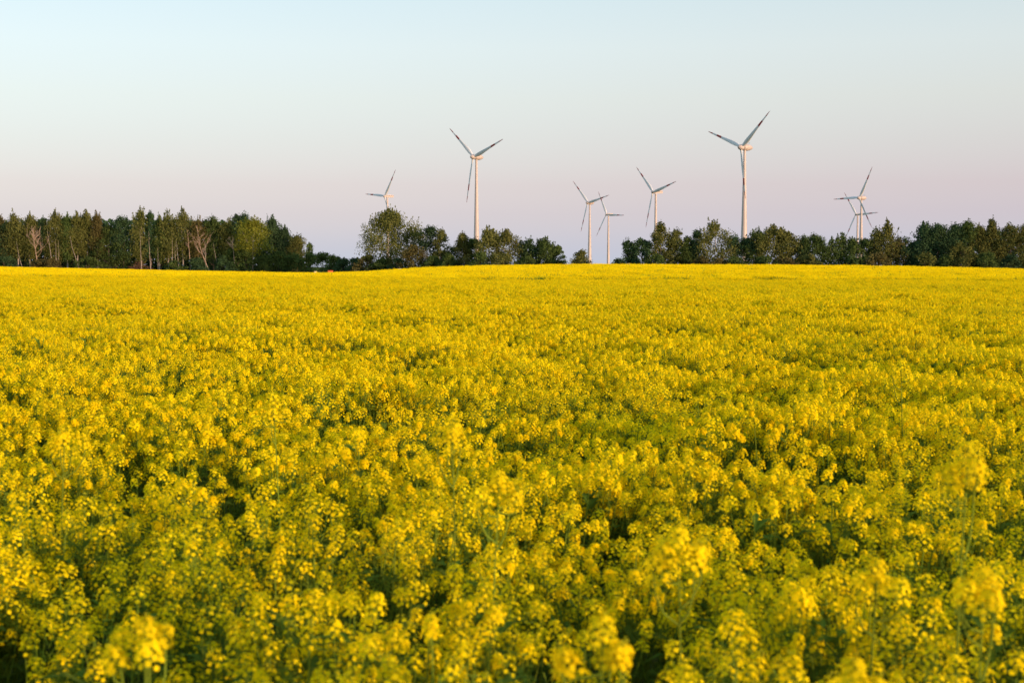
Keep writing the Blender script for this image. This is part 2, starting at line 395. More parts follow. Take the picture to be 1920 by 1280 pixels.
# ------------------------------------------------------------------ wind turbines
M_white = mat('turbine_white', (0.45, 0.40, 0.38), rough=0.45, var=0.04, vscale=0.15, spec=0.35)
M_blade = mat('blade_grey', (0.66, 0.68, 0.69), rough=0.45, var=0.03, vscale=0.2, spec=0.35)
M_nac = mat('nacelle_shaded', (0.46, 0.39, 0.36), rough=0.45, var=0.05, vscale=0.3, spec=0.35)  # rounded nacelles: their shading is put into this darker, redder base colour
M_red = mat('blade_red', (0.33, 0.035, 0.03), rough=0.5, var=0.05, vscale=0.5)
M_dark = mat('turbine_dark', (0.05, 0.05, 0.055), rough=0.6, var=0.1, vscale=1)
def lathe(g, prof, seg=20, m=0, axis='z'):
    a = np.linspace(0, 2*math.pi, seg, endpoint=False)
    P_ = np.array([[(r*math.cos(t), r*math.sin(t), z) for t in a] for (r, z) in prof])
    if axis == 'y': P_ = P_[..., [0, 2, 1]]*[1, 1, 1]
    k = len(prof); i = np.arange(k-1)[:, None]*seg; j = np.arange(seg)[None]; j2 = (j+1) % seg
    g.add(P_.reshape(-1, 3), np.stack([i+j, i+j2, i+seg+j2, i+seg+j], -1).reshape(-1, 4), m)
def blade_mesh(L):
    g = Geo(); r = np.array([1.0, 2.0, 4.0, 7, 10, 14, 19, 24.5, 24.6, 30.2, 30.3, 35.2, 35.3, 38.5, 40.4, 41])*L/41
    ch = np.interp(r/L, [0, .05, .12, .2, .35, .6, .85, 1], [1.7, 1.8, 3.0, 3.5, 2.9, 1.9, 1.15, .35])
    th = np.interp(r/L, [0, .05, .15, .3, 1], [1.7, 1.6, .9, .5, .08])
    tw = np.radians(np.interp(r/L, [0, .1, .3, .6, 1], [38, 34, 18, 8, 2]))
    a = np.linspace(0, 2*math.pi, 10, endpoint=False); rows = []
    for R_, c, t, w in zip(r, ch, th, tw):
        x = np.cos(a)*c/2 + c*0.18; y = np.sin(a)*t/2*(1+0.55*np.cos(a))
        rows.append(np.stack([x*np.cos(w)-y*np.sin(w), x*np.sin(w)+y*np.cos(w)-0.035*R_*0.3, np.full(10, R_)], 1))
    P_ = np.array(rows); k = len(r); i = np.arange(k-1)[:, None]*10; j = np.arange(10)[None]; j2 = (j+1) % 10
    rm = (r[:-1]+r[1:])/2/L; mi = np.where(((rm > .60) & (rm < .737)) | (rm > .86), 1, 0)
    g.add(P_.reshape(-1, 3), np.stack([i+j, i+j2, i+10+j2, i+10+j], -1).reshape(-1, 4), np.repeat(mi, 10))
    return g.mesh('blade', [M_blade, M_red], True)
BL = {'egg': blade_mesh(41.0), 'box': blade_mesh(40.0)}
TURB = [  # hub px, py, tower px at hub, rotor radius in px, yaw to the line of sight, kind, three tips, label
    (887, 294, 892, 86, 47.5, 'egg', [(847, 243), (944, 261), (872, 380)], 'large wind turbine left of the middle with rounded nacelle, its lower blade pointing down left'),
    (1389.5, 276, 1396, 96, 47, 'egg', [(1331, 250), (1442, 210), (1391, 370)], 'tallest and nearest wind turbine, one blade hanging straight down in front of its tower'),
    (1102, 380, 1106, 56, 44, 'egg', [(1078, 341), (1143, 364), (1089, 434)], 'wind turbine with rounded nacelle, left one of the pair in the tree gap'),
    (1137, 402, 1141, 48, 46, 'box', [(1124, 361), (1170, 402), (1117, 444)], 'small distant wind turbine, right one of the pair in the tree gap'),
    (1224, 360, 1229, 67.7, 49.5, 'box', [(1198, 318), (1269, 338), (1209, 428)], 'wind turbine with long box nacelle rising behind the pointed tree right of the gap'),
    (721, 368, 727, 59, 53, 'box', [(742, 315), (686, 369), (729, 420)], 'leftmost wind turbine, half hidden behind the large lone birch'),
    (1611, 371, 1614, 62.5, 43, 'egg', [(1637, 314), (1566, 375), (1632, 422)], 'taller wind turbine of the overlapping pair on the right, rounded nacelle'),
    (1605, 402, 1610, 48, 36, 'box', [(1587, 361), (1648, 396), (1588, 444)], 'smaller wind turbine of the overlapping pair on the right, partly hidden by the taller one'),
]
for (hx, hy, tx, rp, yaw, kind, tips, lab) in TURB:
    L = 41.0 if kind == 'egg' else 40.0
    D = L/rp*F; az = math.atan((hx-960)/F); y = D*math.cos(az)
    hub = at(hx, hy, y)
    c = math.cos(R(yaw)); ths = []
    for (a_, b_) in tips: ths.append(math.atan2((a_-hx)/c, hy-b_))
    ths = sorted(ths, key=lambda t: t % (2*math.pi)); base = ths[0] % (2*math.pi)
    offs = [((t-base) % (2*math.pi)) for t in ths]
    base += sum(o-k*2*math.pi/3 for k, o in enumerate(offs))/3
    phi = -(R(yaw)+az)                                   # rotor axis, local -Y, turned
    n = np.array([math.sin(phi)*1.0, -math.cos(phi)])    # world direction of local -Y
    OV = 4.0 if kind == 'egg' else 4.4
    tb = hub[:2] - n*OV; zb = float(ground_h(tb[0], tb[1])) - 0.5
    hh = hub[2]-zb
    root = empty('wind_turbine', (tb[0], tb[1], zb), phi)
    tag(root, lab, 'wind turbine', 'wind turbines behind the trees')
    g = Geo(); rt, rb = (1.0, 3.3) if kind == 'egg' else (1.1, 2.6)
    top = hh-2.0
    prof = [(rb + (rt-rb)*(1-(1-t)**1.25), top*t) for t in np.linspace(0, 1, 9)]
    lathe(g, prof, 24)
    link('tower', g.mesh('tower', [M_white], True), root)
    if kind == 'egg':
        g = Geo()
        prof = [(0.9, -2.2), (2.25, -2.0), (2.6, -.6), (2.75, 1), (2.6, 3), (2.2, 5), (1.5, 6.8), (.7, 7.9), (0.02, 8.3)]
        lathe(g, prof, 20, 0, 'y')
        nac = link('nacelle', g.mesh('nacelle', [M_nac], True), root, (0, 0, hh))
        g = Geo(); lathe(g, [(.02, -7.2), (.9, -6.9), (1.7, -6.0), (2.2, -4.8), (2.35, -3.6), (2.2, -2.45), (.5, -2.3)], 20, 0, 'y')
        hubo = link('hub', g.mesh('hub', [M_white], True), root, (0, 0, hh))
        g = Geo(); g.tube([(0, 4.5, 2.2), (0, 4.5, 4.4)], [.12, .08], 5, 0); g.tube([(-.7, 4.5, 4.1), (.7, 4.5, 4.1)], [.08, .08], 5, 0)
        link('wind_vane', g.mesh('vane', [M_dark]), nac)
    else:
        import bmesh
        bm = bmesh.new(); bmesh.ops.create_cube(bm, size=1)
        for v in bm.verts:
            back = v.co.y > 0
            v.co = Vector((v.co.x*(3.4 if back else 3.2), 9.0 if back else -2.4, (v.co.z*(3.0 if back else 3.6)) + (.3 if back else 0)))
        bmesh.ops.bevel(bm, geom=bm.edges[:], offset=.35, segments=2, affect='EDGES')
        me = bpy.data.meshes.new('nacelle'); bm.to_mesh(me); bm.free(); me.materials.append(M_white)
        nac = link('nacelle', me, root, (0, 0, hh))
        g = Geo(); lathe(g, [(.02, -6.4), (.8, -6.2), (1.5, -5.4), (1.75, -4.2), (1.7, -2.7), (.4, -2.5)], 18, 0, 'y')
        hubo = link('hub', g.mesh('hub', [M_white], True), root, (0, 0, hh))
        g = Geo()
        for s in (-1, 1): g.quads(np.array([[(s*1.71, -1.5, .55), (s*1.72, 8.6, .75), (s*1.72, 8.6, .45), (s*1.71, -1.5, .25)]]), 0)
        link('vent_strip', g.mesh('vent_strip', [M_dark]), nac)
    for k in range(3):
        b = link('blade', BL[kind], root, (0, -OV, hh))
        # local x axis appears to the right seen from the front; blade +Z turned about the rotor axis
        b.rotation_euler = (0, base + k*2*math.pi/3, 0)

# ------------------------------------------------------------------ trees
LEAFM = {
 'olive': mat('leaf_olive', (0.092, 0.112, 0.030), transl=.25, var=.22, vscale=.5, hue=(0.13, 0.14, 0.040), rnd=.12),
 'green': mat('leaf_green', (0.054, 0.090, 0.026), transl=.25, var=.22, vscale=.5, hue=(0.08, 0.12, 0.034), rnd=.12),
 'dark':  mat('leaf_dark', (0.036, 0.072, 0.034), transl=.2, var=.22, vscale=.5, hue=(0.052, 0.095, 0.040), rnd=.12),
 'bright': mat('leaf_bright', (0.16, 0.19, 0.024), transl=.28, var=.18, vscale=.5, hue=(0.19, 0.21, 0.03), rnd=.08),
 'brown': mat('leaf_brown', (0.10, 0.088, 0.034), transl=.2, var=.25, vscale=.6, hue=(0.105, 0.098, 0.034), rnd=.1),
}
M_birch = mat('birch_bark', (0.38, 0.33, 0.28), var=.25, vscale=1.6, hue=(.28, .25, .22), rough=.9)
M_bark = mat('grey_bark', (0.13, 0.10, 0.08), var=.3, vscale=1.5, rough=.95)
M_deadw = mat('dead_wood', (0.40, 0.28, 0.21), var=.2, vscale=1.2, hue=(.36, .28, .22), rough=.9)

ENV = {
 'birch': lambda t: np.interp(t, [0, .12, .35, .6, .8, .93, 1], [.30, .62, .95, 1, .78, .42, .12]),
 'cone':  lambda t: np.interp(t, [0, .1, .3, .6, .85, 1], [.55, .9, 1, .75, .38, .08]),
 'round': lambda t: np.interp(t, [0, .1, .35, .65, .85, .96, 1], [.75, .92, 1, .95, .70, .38, .12]),
 'high':  lambda t: np.interp(t, [0, .12, .3, .6, .82, .93, 1], [.35, .65, .95, 1, .72, .38, .08]),
 'shrub': lambda t: np.interp(t, [0, .3, .6, .85, 1], [.95, 1, .85, .55, .2]),
}
def crown_mesh(rs, H, Rw, z0, env, n, leaf, K, clump, droop, m, lean=0.0):
    shr = env == 'shrub'; t = rs.random(K)**(.6 if shr else .85); t = np.concatenate([t, rs.uniform(.86, 1, max(2, K//9))]); K = len(t)
    a = rs.uniform(0, 2*math.pi, K); q = rs.random(K)**.42
    lob = 1 + .22*np.sin(a*2+rs.uniform(0, 6)+t*4) + .14*np.sin(a*3+t*9+rs.uniform(0, 6))
    rad = Rw*ENV[env](t)*q*lob*rs.uniform(.82, 1.1, K)
    C = np.stack([np.cos(a)*rad + lean*t*H, np.sin(a)*rad*.9, z0 + t*(H-z0-clump*(.15 if shr else .6))], 1)
    o = rs.random(K) < .14                       # some sprays stick out of the outline
    C[o, :2] *= 1.22; C[o & (t > .75), 2] += clump*.45
    w = rs.uniform(.35, 1.5, K)**1.6; w[o] *= .45; idx = rs.choice(K, n, p=w/w.sum())
    rr = np.where(o[idx], .5, 1)*clump*(.5+.75*w[idx]/w.max())*(.55+.45*ENV[env](t)[idx])
    nv = rs.normal(0, 1, (n, 3)); ln = np.linalg.norm(nv, axis=1, keepdims=True); nv *= np.minimum(ln, 2.4)/ln
    P_ = C[idx] + nv*rr[:, None]*[.62, .62, .55]
    P_[:, 2] -= np.abs(rs.normal(0, 1, n))*droop*clump
    if not shr:                         # thin twig tips that break the outline
        nt_ = 10 + K//8; cand = np.argsort(-(t + rs.random(K)*.9))[:nt_]
        L_ = rs.uniform(.04, .10, len(cand))*H; q_ = rs.random((len(cand), 16))
        out_ = np.stack([C[cand, 0]*.35/(Rw+.1), C[cand, 1]*.35/(Rw+.1), np.full(len(cand), 1.)], 1)
        Pt = (C[cand] + [0, 0, clump*.3])[:, None] + out_[:, None]*(q_*L_[:, None])[..., None] + rs.normal(0, 1, (len(cand), 16, 3))*.22*(1.15-q_)[..., None]
        P_[:Pt.shape[0]*16] = Pt.reshape(-1, 3)[:len(P_)]
    P_[:, 2] = np.clip(P_[:, 2], .1, None)
    nr = unit(rs.normal(0, 1, (n, 3)) + (P_ - C[idx])/(clump) * .9 + [0, 0, .3])
    u = unit(np.cross(nr, rs.normal(0, 1, (n, 3)) + [0, 0, 0])); v = np.cross(nr, u)
    if droop > .3:                      # hanging twigs: stretch along z
        v = unit(v*.6 - np.array([0, 0, 1.])); u = unit(np.cross(v, nr))
    s = leaf*rs.uniform(.55, 1.25, n)[:, None]; sv = s*(1.5 if droop > .3 else 1.05)
    g = Geo(); g.quads(np.stack([P_-u*s*.5, P_-v*sv*.5+nr*s*.1, P_+u*s*.5, P_+v*sv*.55], 1), 0)
    return g.mesh('crown', [m]), C, t
def trunk_mesh(rs, H, r0, C, t, m, lean, z0, nl=14, fork=False):
    g = Geo()
    k = 9; zz = np.linspace(0, 1, k)
    wob = np.cumsum(rs.normal(0, .012*H, (k, 2)), 0)*zz[:, None]
    pts = np.column_stack([lean*H*zz**1.2+wob[:, 0], wob[:, 1], zz*H*.93])
    g.tube(pts, r0*(1-zz*.88)*np.where(zz < .05, 1.3, 1), 6)
    sel = rs.choice(len(C), min(nl, len(C)), replace=False)
    for c in C[sel]:
        zb = max(z0*.75, c[2]-np.hypot(c[0], c[1])*rs.uniform(.7, 1.3)); zb = min(zb, c[2]*.97)
        f = zb/(H*.93); b = np.array([np.interp(f, zz, pts[:, i]) for i in range(3)])
        g.tube(curve(b, c, [0, 0, -.08*np.linalg.norm(c-b)], 4), np.linspace(r0*(1-f)*.42+.03, .025, 4), 4)
    return g.mesh('trunk', [m], True)
def dead_geo(rs, H, r0, lean, spread, n=9, start=.35):
    g = Geo(); k = 8; zz = np.linspace(0, 1, k)
    wob = np.cumsum(rs.normal(0, .010*H, (k, 2)), 0)*zz[:, None]
    pts = np.column_stack([lean*H*np.sin(zz*1.3)/.96+wob[:, 0], wob[:, 1], zz*H*.97])
    r0 *= .78; g.tube(pts, r0*(1-zz*.88), 6)
    def limb(b, d, L, r, lev):
        m = 5; P_ = [b]; 
        for q in range(m-1):
            d = unit(d + rs.normal(0, .16, 3) + [0, 0, .12]); P_.append(P_[-1]+d*L/(m-1))
        P_ = np.array(P_); g.tube(P_, np.linspace(r, max(.018, r*.3), m), 4)
        if lev:
            for q in range(rs.integers(2, 5)):
                i_ = rs.integers(1, m); d2 = unit(d + rs.normal(0, .55, 3)*[1, .6, .6] + [0, 0, .15])
                limb(P_[i_], d2, L*rs.uniform(.3, .6), r*.5, lev-1)
    for i in range(n):
        f = start+(1-start)*rs.random()*.92; b = np.array([np.interp(f, zz, pts[:, j]) for j in range(3)])
        a = rs.uniform(0, 2*math.pi); L = H*spread*(1.15-f)*rs.uniform(.55, 1.2)
        limb(b, unit(np.array([math.cos(a), math.sin(a)*.5, rs.uniform(.5, 1.3)])), L, r0*(1-f)*.38+.025, 2 if L > 1.2 else 0)
    return g.mesh('trunk', [M_deadw if r0 > .121 else M_birch], True)
GEX = np.array([0, 100, 300, 470, 600, 800, 1100, 1500, 1920.]); 
def tree_dist(px): return float(np.interp(px, [-100, 560, 700, 900, 1920], [442, 440, 405, 385, 375]))
def tree(px, top, w, kind, leafc, label, d=0, z0=.22, n=3600, lean=0.0, bark=None, holes=1.0, group=None, name=None, cat='tree', r0=None):
    D = tree_dist(px)+d; x = (px-960)/F*D; gz = float(ground_h(x, D))
    topz = EYE+(HOR-top)/F*D; H = topz-gz; Rw = w/2/F*D*(1.05 if px < 600 and kind != 'shrub' else 1.2)*(1.25 if kind == 'shrub' else 1)
    rs = np.random.default_rng(int(px*13+top*7+w))
    root = empty(name or {'birch': 'birch_tree', 'high': 'birch_tree', 'cone': 'poplar_tree', 'round': 'leafy_tree'}.get(kind, 'bush'), (x, D, gz))
    clump = {'birch': .095, 'high': .10, 'cone': .08, 'round': .10, 'shrub': .16}[kind]*H*.85 + .35
    clump = min(clump, Rw*.5+.3)
    K = int(np.clip(34*(Rw*H)/30*holes, 26, 170)); n = int(n*1.75)
    droop = {'birch': .7, 'high': .5}.get(kind, .1)
    cm, C, t = crown_mesh(rs, H, Rw, H*z0, kind, n, {'birch': .29, 'high': .29}.get(kind, .33), K, clump, droop, LEAFM[leafc], lean)
    bm_ = bark or (M_birch if kind in ('birch', 'high') else M_bark)
    if name != 'bush' and kind != 'shrub':
        link('trunk', trunk_mesh(rs, H, r0 or .014*H, C, t, bm_, lean, H*z0), root)
    else:
        g = Geo()
        for c in C[:7]: g.tube(curve(np.array([c[0]*.15, c[1]*.15, 0]), c, [0, 0, .05], 4), [.06, .05, .04, .02], 4)
        link('stem', g.mesh('stem', [M_bark], True), root)
    link('crown' if kind != 'shrub' else 'foliage', cm, root)
    tag(root, label, cat if kind != 'shrub' else 'bush', group or ('bushes along the field edge' if kind == 'shrub' else 'trees beyond the rapeseed field'))
    return root
T = [
 # --- left wood, front row, from left to right
 (4, 408, 26, 'high', 'brown', 'brownish tree top cut off by the left edge of the picture'),
 (16, 415, 28, 'round', 'dark', 'low dark round tree second from the left edge'),
 (36, 402, 40, 'high', 'olive', 'olive birch with leaning pale trunk left of the fan-shaped bare tree', dict(lean=-.06)),
 (58, 403, 34, 'high', 'olive', 'olive birch crown directly behind and above the fan-shaped bare tree'),
 (84, 407, 20, 'cone', 'dark', 'narrow dark tree right of the fan-shaped bare tree'),
 (107, 399, 42, 'high', 'olive', 'broad olive birch over three slim reddish trunks in the left wood'),
 (128, 404, 28, 'high', 'green', 'grey-green birch crown between the three slim trunks and the leaning trunk'),
 (147, 401, 28, 'high', 'olive', 'olive birch with straight thin trunk above the leaning pale trunk'),
 (163, 397, 26, 'birch', 'olive', 'tall olive birch with pointed top in the left third of the left wood'),
 (184, 400, 22, 'birch', 'brown', 'slim brown-tinged birch with forked low trunk left of the dark round tree'),
 (207, 424, 62, 'round', 'green', 'dense dark green tree leafy to the ground beside the brushwood heap', dict(z0=.05, n=4600)),
 (232, 406, 36, 'round', 'dark', 'dark green tree crown behind the brushwood heap'),
 (266, 393, 30, 'birch', 'olive', 'tallest slender birch of the left wood, straight white trunk right of the brushwood heap'),
 (284, 398, 20, 'cone', 'dark', 'narrow dark crown over the reddish bare trunk'),
 (300, 405, 20, 'birch', 'green', 'thin green birch between two pale trunks in the middle of the left wood'),
 (317, 399, 36, 'birch', 'olive', 'birch with hanging twigs over a cluster of pale trunks in the left wood'),
 (345, 396, 42, 'high', 'olive', 'full-crowned birch with orange-lit fork left of the leaning bare tree'),
 (374, 409, 36, 'high', 'brown', 'brownish crown behind the leaning bare tree'),
 (401, 406, 34, 'round', 'green', 'green tree directly right of the leaning bare tree'),
 (428, 413, 30, 'high', 'olive', 'dull olive tree left of the bright domed tree'),
 (446, 401, 26, 'round', 'dark', 'dark tree top standing behind the bright domed tree, left one', dict(d=14)),
 (461, 400, 28, 'round', 'dark', 'dark tree top standing behind the bright domed tree, right one', dict(d=14)),
 (474, 410, 66, 'round', 'bright', 'bright green domed tree with pinkish trunk at the right end of the left wood', dict(z0=.42, n=5200, bark=M_birch, r0=.26, d=-5)),
 (512, 408, 34, 'high', 'dark', 'tall ragged tree directly right of the bright domed tree', dict(d=10)),
 (534, 426, 36, 'high', 'dark', 'bluish green tree on the falling right shoulder of the left wood', dict(d=10, z0=.1)),
 (558, 440, 36, 'round', 'olive', 'low olive tree last in the left wood', dict(d=6, z0=.15)),
 (581, 456, 13, 'round', 'green', 'tiny lone tree poking over the hedge right of the left wood', dict(n=700)),
 (448, 462, 44, 'round', 'green', 'low leafy tree under the dead branches left of the bright domed tree', dict(z0=.05, n=2600, d=-3)),
 (120, 452, 54, 'round', 'green', 'low leafy understorey tree behind the slim reddish trunks', dict(z0=.05, n=2400, d=5)),
 (30, 455, 54, 'round', 'dark', 'low shaded tree near the left edge under the leaning birch', dict(z0=.05, n=2400, d=5)),
 # --- middle
 (733, 391, 86, 'birch', 'olive', 'largest lone birch with wide airy crown, in front of the leftmost turbine', dict(z0=.05, n=10500, holes=1.6, r0=.22)),
 (768, 425, 46, 'birch', 'olive', 'thin right side birch leaning out from the largest lone birch', dict(z0=.3, n=1200, lean=.09, d=4)),
 (806, 423, 34, 'round', 'dark', 'dark bluish left half of the twin trees right of the large lone birch', dict(z0=.10, bark=M_birch)),
 (828, 429, 34, 'cone', 'olive', 'olive right half of the twin trees right of the large lone birch', dict(z0=.08)),
 (868, 435, 36, 'cone', 'olive', 'pointed olive birch left of the large turbine tower', dict(z0=.05, bark=M_birch)),
 (850, 461, 28, 'round', 'dark', 'small dark tree at the left foot of the pointed birch', dict(z0=.1, n=1500, d=4)),
 (888, 448, 36, 'round', 'green', 'dark green tree covering the foot of the large left turbine', dict(z0=.05, d=4)),
 (917, 427, 52, 'birch', 'olive', 'left half of the broad two-topped birch right of the large turbine tower', dict(z0=.1, n=3400)),
 (945, 429, 50, 'birch', 'olive', 'right half of the broad two-topped birch right of the large turbine tower', dict(z0=.12, n=3200)),
 (977, 453, 22, 'round', 'dark', 'thin see-through tree left end of the small green group left of the gap', dict(z0=.15, n=1100)),
 (993, 446, 26, 'round', 'dark', 'dark pointed tree in the small green group left of the gap', dict(z0=.08)),
 (1017, 446, 46, 'birch', 'green', 'broad feathery tree in the small green group left of the gap', dict(z0=.06, n=4200)),
 (1046, 461, 32, 'cone', 'green', 'lowest pointed tree at the right end of the group left of the gap', dict(z0=.05)),
 # --- right of the gap
 (1177, 450, 30, 'round', 'dark', 'dark tree at the right side of the gap, first of the long right row', dict(z0=.08)),
 (1203, 448, 40, 'round', 'dark', 'dark green tree second in the long right row', dict(z0=.05)),
 (1239, 417, 52, 'cone', 'olive', 'pointed dense birch covering the foot of the box-nacelle turbine', dict(z0=.05, n=5200, bark=M_birch)),
 (1267, 427, 38, 'cone', 'olive', 'second pointed birch close behind the taller pointed one', dict(z0=.05, n=3400, bark=M_birch)),
 (1289, 443, 26, 'round', 'green', 'low green tree filling the dip right of the pointed birches', dict(z0=.1)),
 (1304, 430, 22, 'round', 'dark', 'narrow dark tree just left of the airy arching birch', dict(z0=.12)),
 (1339, 415, 64, 'birch', 'olive', 'airy arching birch with open crown left of the tallest turbine tower', dict(z0=.06, n=4300, holes=1.15)),
 (1374, 442, 22, 'round', 'dark', 'small bluish tree squeezed between the airy birch and the tallest tower', dict(z0=.1, n=1600)),
 (1398, 446, 40, 'round', 'dark', 'dark green tree at the right foot of the tallest turbine tower', dict(z0=.05)),
 (1418, 430, 54, 'birch', 'green', 'left lobe of the wide spreading tree right of the tallest tower', dict(z0=.08)),
 (1448, 423, 72, 'birch', 'olive', 'highest middle lobe of the wide spreading tree right of the tallest tower', dict(z0=.08, n=5200)),
 (1476, 435, 52, 'birch', 'olive', 'low drooping right lobe of the wide spreading tree', dict(z0=.05, n=3000)),
 (1504, 447, 24, 'round', 'dark', 'small dark tree between the wide spreading tree and the bushy dark one', dict(z0=.08)),
 (1523, 438, 50, 'round', 'green', 'bushy dark green tree right of the wide spreading tree', dict(z0=.12)),
 (1562, 446, 38, 'birch', 'green', 'see-through tree with sky spots left of the overlapping turbines', dict(z0=.05, n=1900)),
 (1579, 438, 20, 'birch', 'green', 'slim wispy tree top left of the overlapping turbine towers', dict(z0=.15, n=1300)),
 (1597, 446, 42, 'birch', 'green', 'leafy green tree in front of the overlapping turbine towers', dict(z0=.05, n=2600)),
 (1622, 447, 30, 'round', 'green', 'green tree right of the overlapping turbine towers', dict(z0=.05)),
 (1641, 428, 24, 'birch', 'olive', 'small drooping top left of the tall arching birch', dict(z0=.3, n=1300)),
 (1663, 416, 42, 'birch', 'olive', 'tall birch with arching top right of the overlapping turbines', dict(z0=.05, n=3600)),
 (1678, 446, 36, 'round', 'brown', 'brown-green tree at the right foot of the tall arching birch', dict(z0=.05, n=2800)),
 (1693, 444, 28, 'round', 'dark', 'dark tree before the rise of the right-hand group', dict(z0=.1, n=1900)),
 (1733, 415, 34, 'birch', 'dark', 'wispy-topped dark tree opening the tall right-hand group', dict(z0=.08)),
 (1757, 421, 44, 'round', 'dark', 'broad darkest tree of the tall right-hand group', dict(z0=.1, n=4800)),
 (1788, 421, 28, 'round', 'dark', 'dark tree over the sky hole in the right-hand group', dict(z0=.35)),
 (1811, 413, 32, 'round', 'green', 'green tree with square-shouldered top in the right-hand group', dict(z0=.08)),
 (1834, 418, 36, 'cone', 'olive', 'sunlit olive tree left of the highest right-hand tree', dict(z0=.05)),
 (1858, 410, 44, 'cone', 'olive', 'highest sunlit tree of the right-hand group with two sharp tips', dict(z0=.05, n=4600)),
 (1893, 419, 50, 'round', 'olive', 'broad olive tree near the right edge of the picture', dict(z0=.05, n=4600)),
 (1924, 419, 40, 'round', 'olive', 'olive tree cut off by the right edge of the picture', dict(z0=.05)),
 (1800, 455, 46, 'round', 'olive', 'low olive tree in front of the dark ones in the right-hand group', dict(z0=.05, n=2600, d=-6)),
 (835, 470, 34, 'round', 'green', 'low green tree filling the dip between twin trees and pointed birch', dict(z0=.02, d=6, n=1800)),
 (1255, 470, 50, 'round', 'green', 'low leafy growth tree between the two pointed birches', dict(z0=.02, d=6, n=2200)),
 (1492, 462, 40, 'round', 'green', 'low green tree behind the drooping right lobe of the spreading tree', dict(z0=.02, d=6, n=2000)),
 (1543, 458, 34, 'round', 'dark', 'low dark tree between the bushy dark tree and the see-through one', dict(z0=.05, d=6, n=1700)),
 (1708, 452, 34, 'round', 'dark', 'low dark tree in the notch before the wispy-topped dark tree', dict(z0=.05, d=5, n=1800)),
 # --- bushes
 (498, 478, 34, 'shrub', 'green', 'bush at the foot of the bright domed tree, start of the hedge'),
 (524, 475, 38, 'shrub', 'green', 'tall green hedge bush under the ragged trees'),
 (552, 476, 38, 'shrub', 'green', 'hedge bush below the last low tree of the left wood'),
 (580, 477, 36, 'shrub', 'green', 'hedge bush below the tiny lone tree, above the small pale box'),
 (606, 477, 32, 'shrub', 'green', 'hedge bush between the tiny lone tree and the orange box'),
 (626, 481, 26, 'shrub', 'green', 'hedge bush right above the orange box'),
 (647, 486, 28, 'shrub', 'dark', 'low dark bush left of the gap before the large lone birch'),
 (668, 486, 26, 'shrub', 'dark', 'low dark bush touching the brownish bush before the large lone birch'),
 (689, 480, 34, 'shrub', 'brown', 'brownish bush at the left foot of the large lone birch'),
 (716, 488, 32, 'shrub', 'green', 'low green bush under the large lone birch trunk'),
 (748, 486, 30, 'shrub', 'dark', 'dark bush behind the pale boards under the large lone birch'),
 (776, 463, 32, 'shrub', 'brown', 'tall brownish bush right of the large lone birch', dict(n=3400)),
 (812, 482, 30, 'shrub', 'green', 'bush under the twin trees'),
 (840, 480, 24, 'shrub', 'green', 'bush between the twin trees and the pointed birch'),
 (900, 476, 26, 'shrub', 'green', 'bush at the foot of the large left turbine'),
 (938, 476, 44, 'shrub', 'olive', 'yellowish bush under the broad two-topped birch'),
 (985, 484, 36, 'shrub', 'green', 'domed low bush under the small green group'),
 (1087, 471, 26, 'shrub', 'olive', 'small round bush alone in the gap left of the pair of turbines'),
 (1088, 489, 44, 'shrub', 'dark', 'flat dark scrub skirting the lone small round bush', dict(n=900)),
 (1160, 488, 26, 'shrub', 'dark', 'low dark scrub at the right side of the gap'),
 (1228, 480, 30, 'shrub', 'green', 'bush under the pointed dense birch'),
 (1318, 484, 30, 'shrub', 'brown', 'brown scrub under the narrow dark tree left of the airy birch'),
 (1350, 487, 26, 'shrub', 'brown', 'tan scrub under the airy arching birch'),
 (1378, 484, 24, 'shrub', 'green', 'pale grey-green bush left of the tallest tower foot'),
 (1430, 482, 44, 'shrub', 'green', 'bush under the left lobe of the wide spreading tree'),
 (1470, 485, 40, 'shrub', 'brown', 'brownish scrub under the drooping lobe of the wide spreading tree'),
 (1515, 480, 34, 'shrub', 'olive', 'olive bush under the bushy dark tree'),
 (1600, 482, 40, 'shrub', 'green', 'green bush below the overlapping turbine towers'),
 (1645, 476, 40, 'shrub', 'brown', 'brownish bush under the tall arching birch'),
 (1735, 476, 40, 'shrub', 'olive', 'olive bush at the foot of the wispy-topped dark tree'),
 (1775, 482, 34, 'shrub', 'green', 'green bush under the broad darkest tree'),
 (1850, 476, 36, 'shrub', 'green', 'bush under the highest sunlit right-hand tree'),
 (1895, 480, 40, 'shrub', 'dark', 'dark bush near the right edge'),
 (12, 482, 36, 'shrub', 'dark', 'dark bush at the left edge of the wood'),
 (78, 488, 30, 'shrub', 'brown', 'brownish scrub around the fan-shaped bare tree'),
 (102, 486, 26, 'shrub', 'brown', 'tan scrub at the foot of the slim reddish trunks'),
 (165, 484, 34, 'shrub', 'green', 'bush beneath the tall pointed birch'),
 (330, 490, 40, 'shrub', 'green', 'green bush beneath the birch cluster'),
 (372, 486, 34, 'shrub', 'dark', 'dark bush at the foot of the leaning bare tree'),
 (420, 484, 30, 'shrub', 'dark', 'dark bush under the broken pale branch'),
 (462, 470, 36, 'shrub', 'green', 'tall bush left of the bright domed tree trunk'),
]
for row in T:
    kw = dict(row[6]) if len(row) > 6 else {}
    if row[3] == 'shrub': kw.setdefault('n', 2000); kw.setdefault('z0', .02); kw['d'] = kw.get('d', 0)-7
    if row[3] in ('high', 'birch', 'cone') and 'z0' not in kw: kw['z0'] = .30
    tree(*row[:6], **kw)

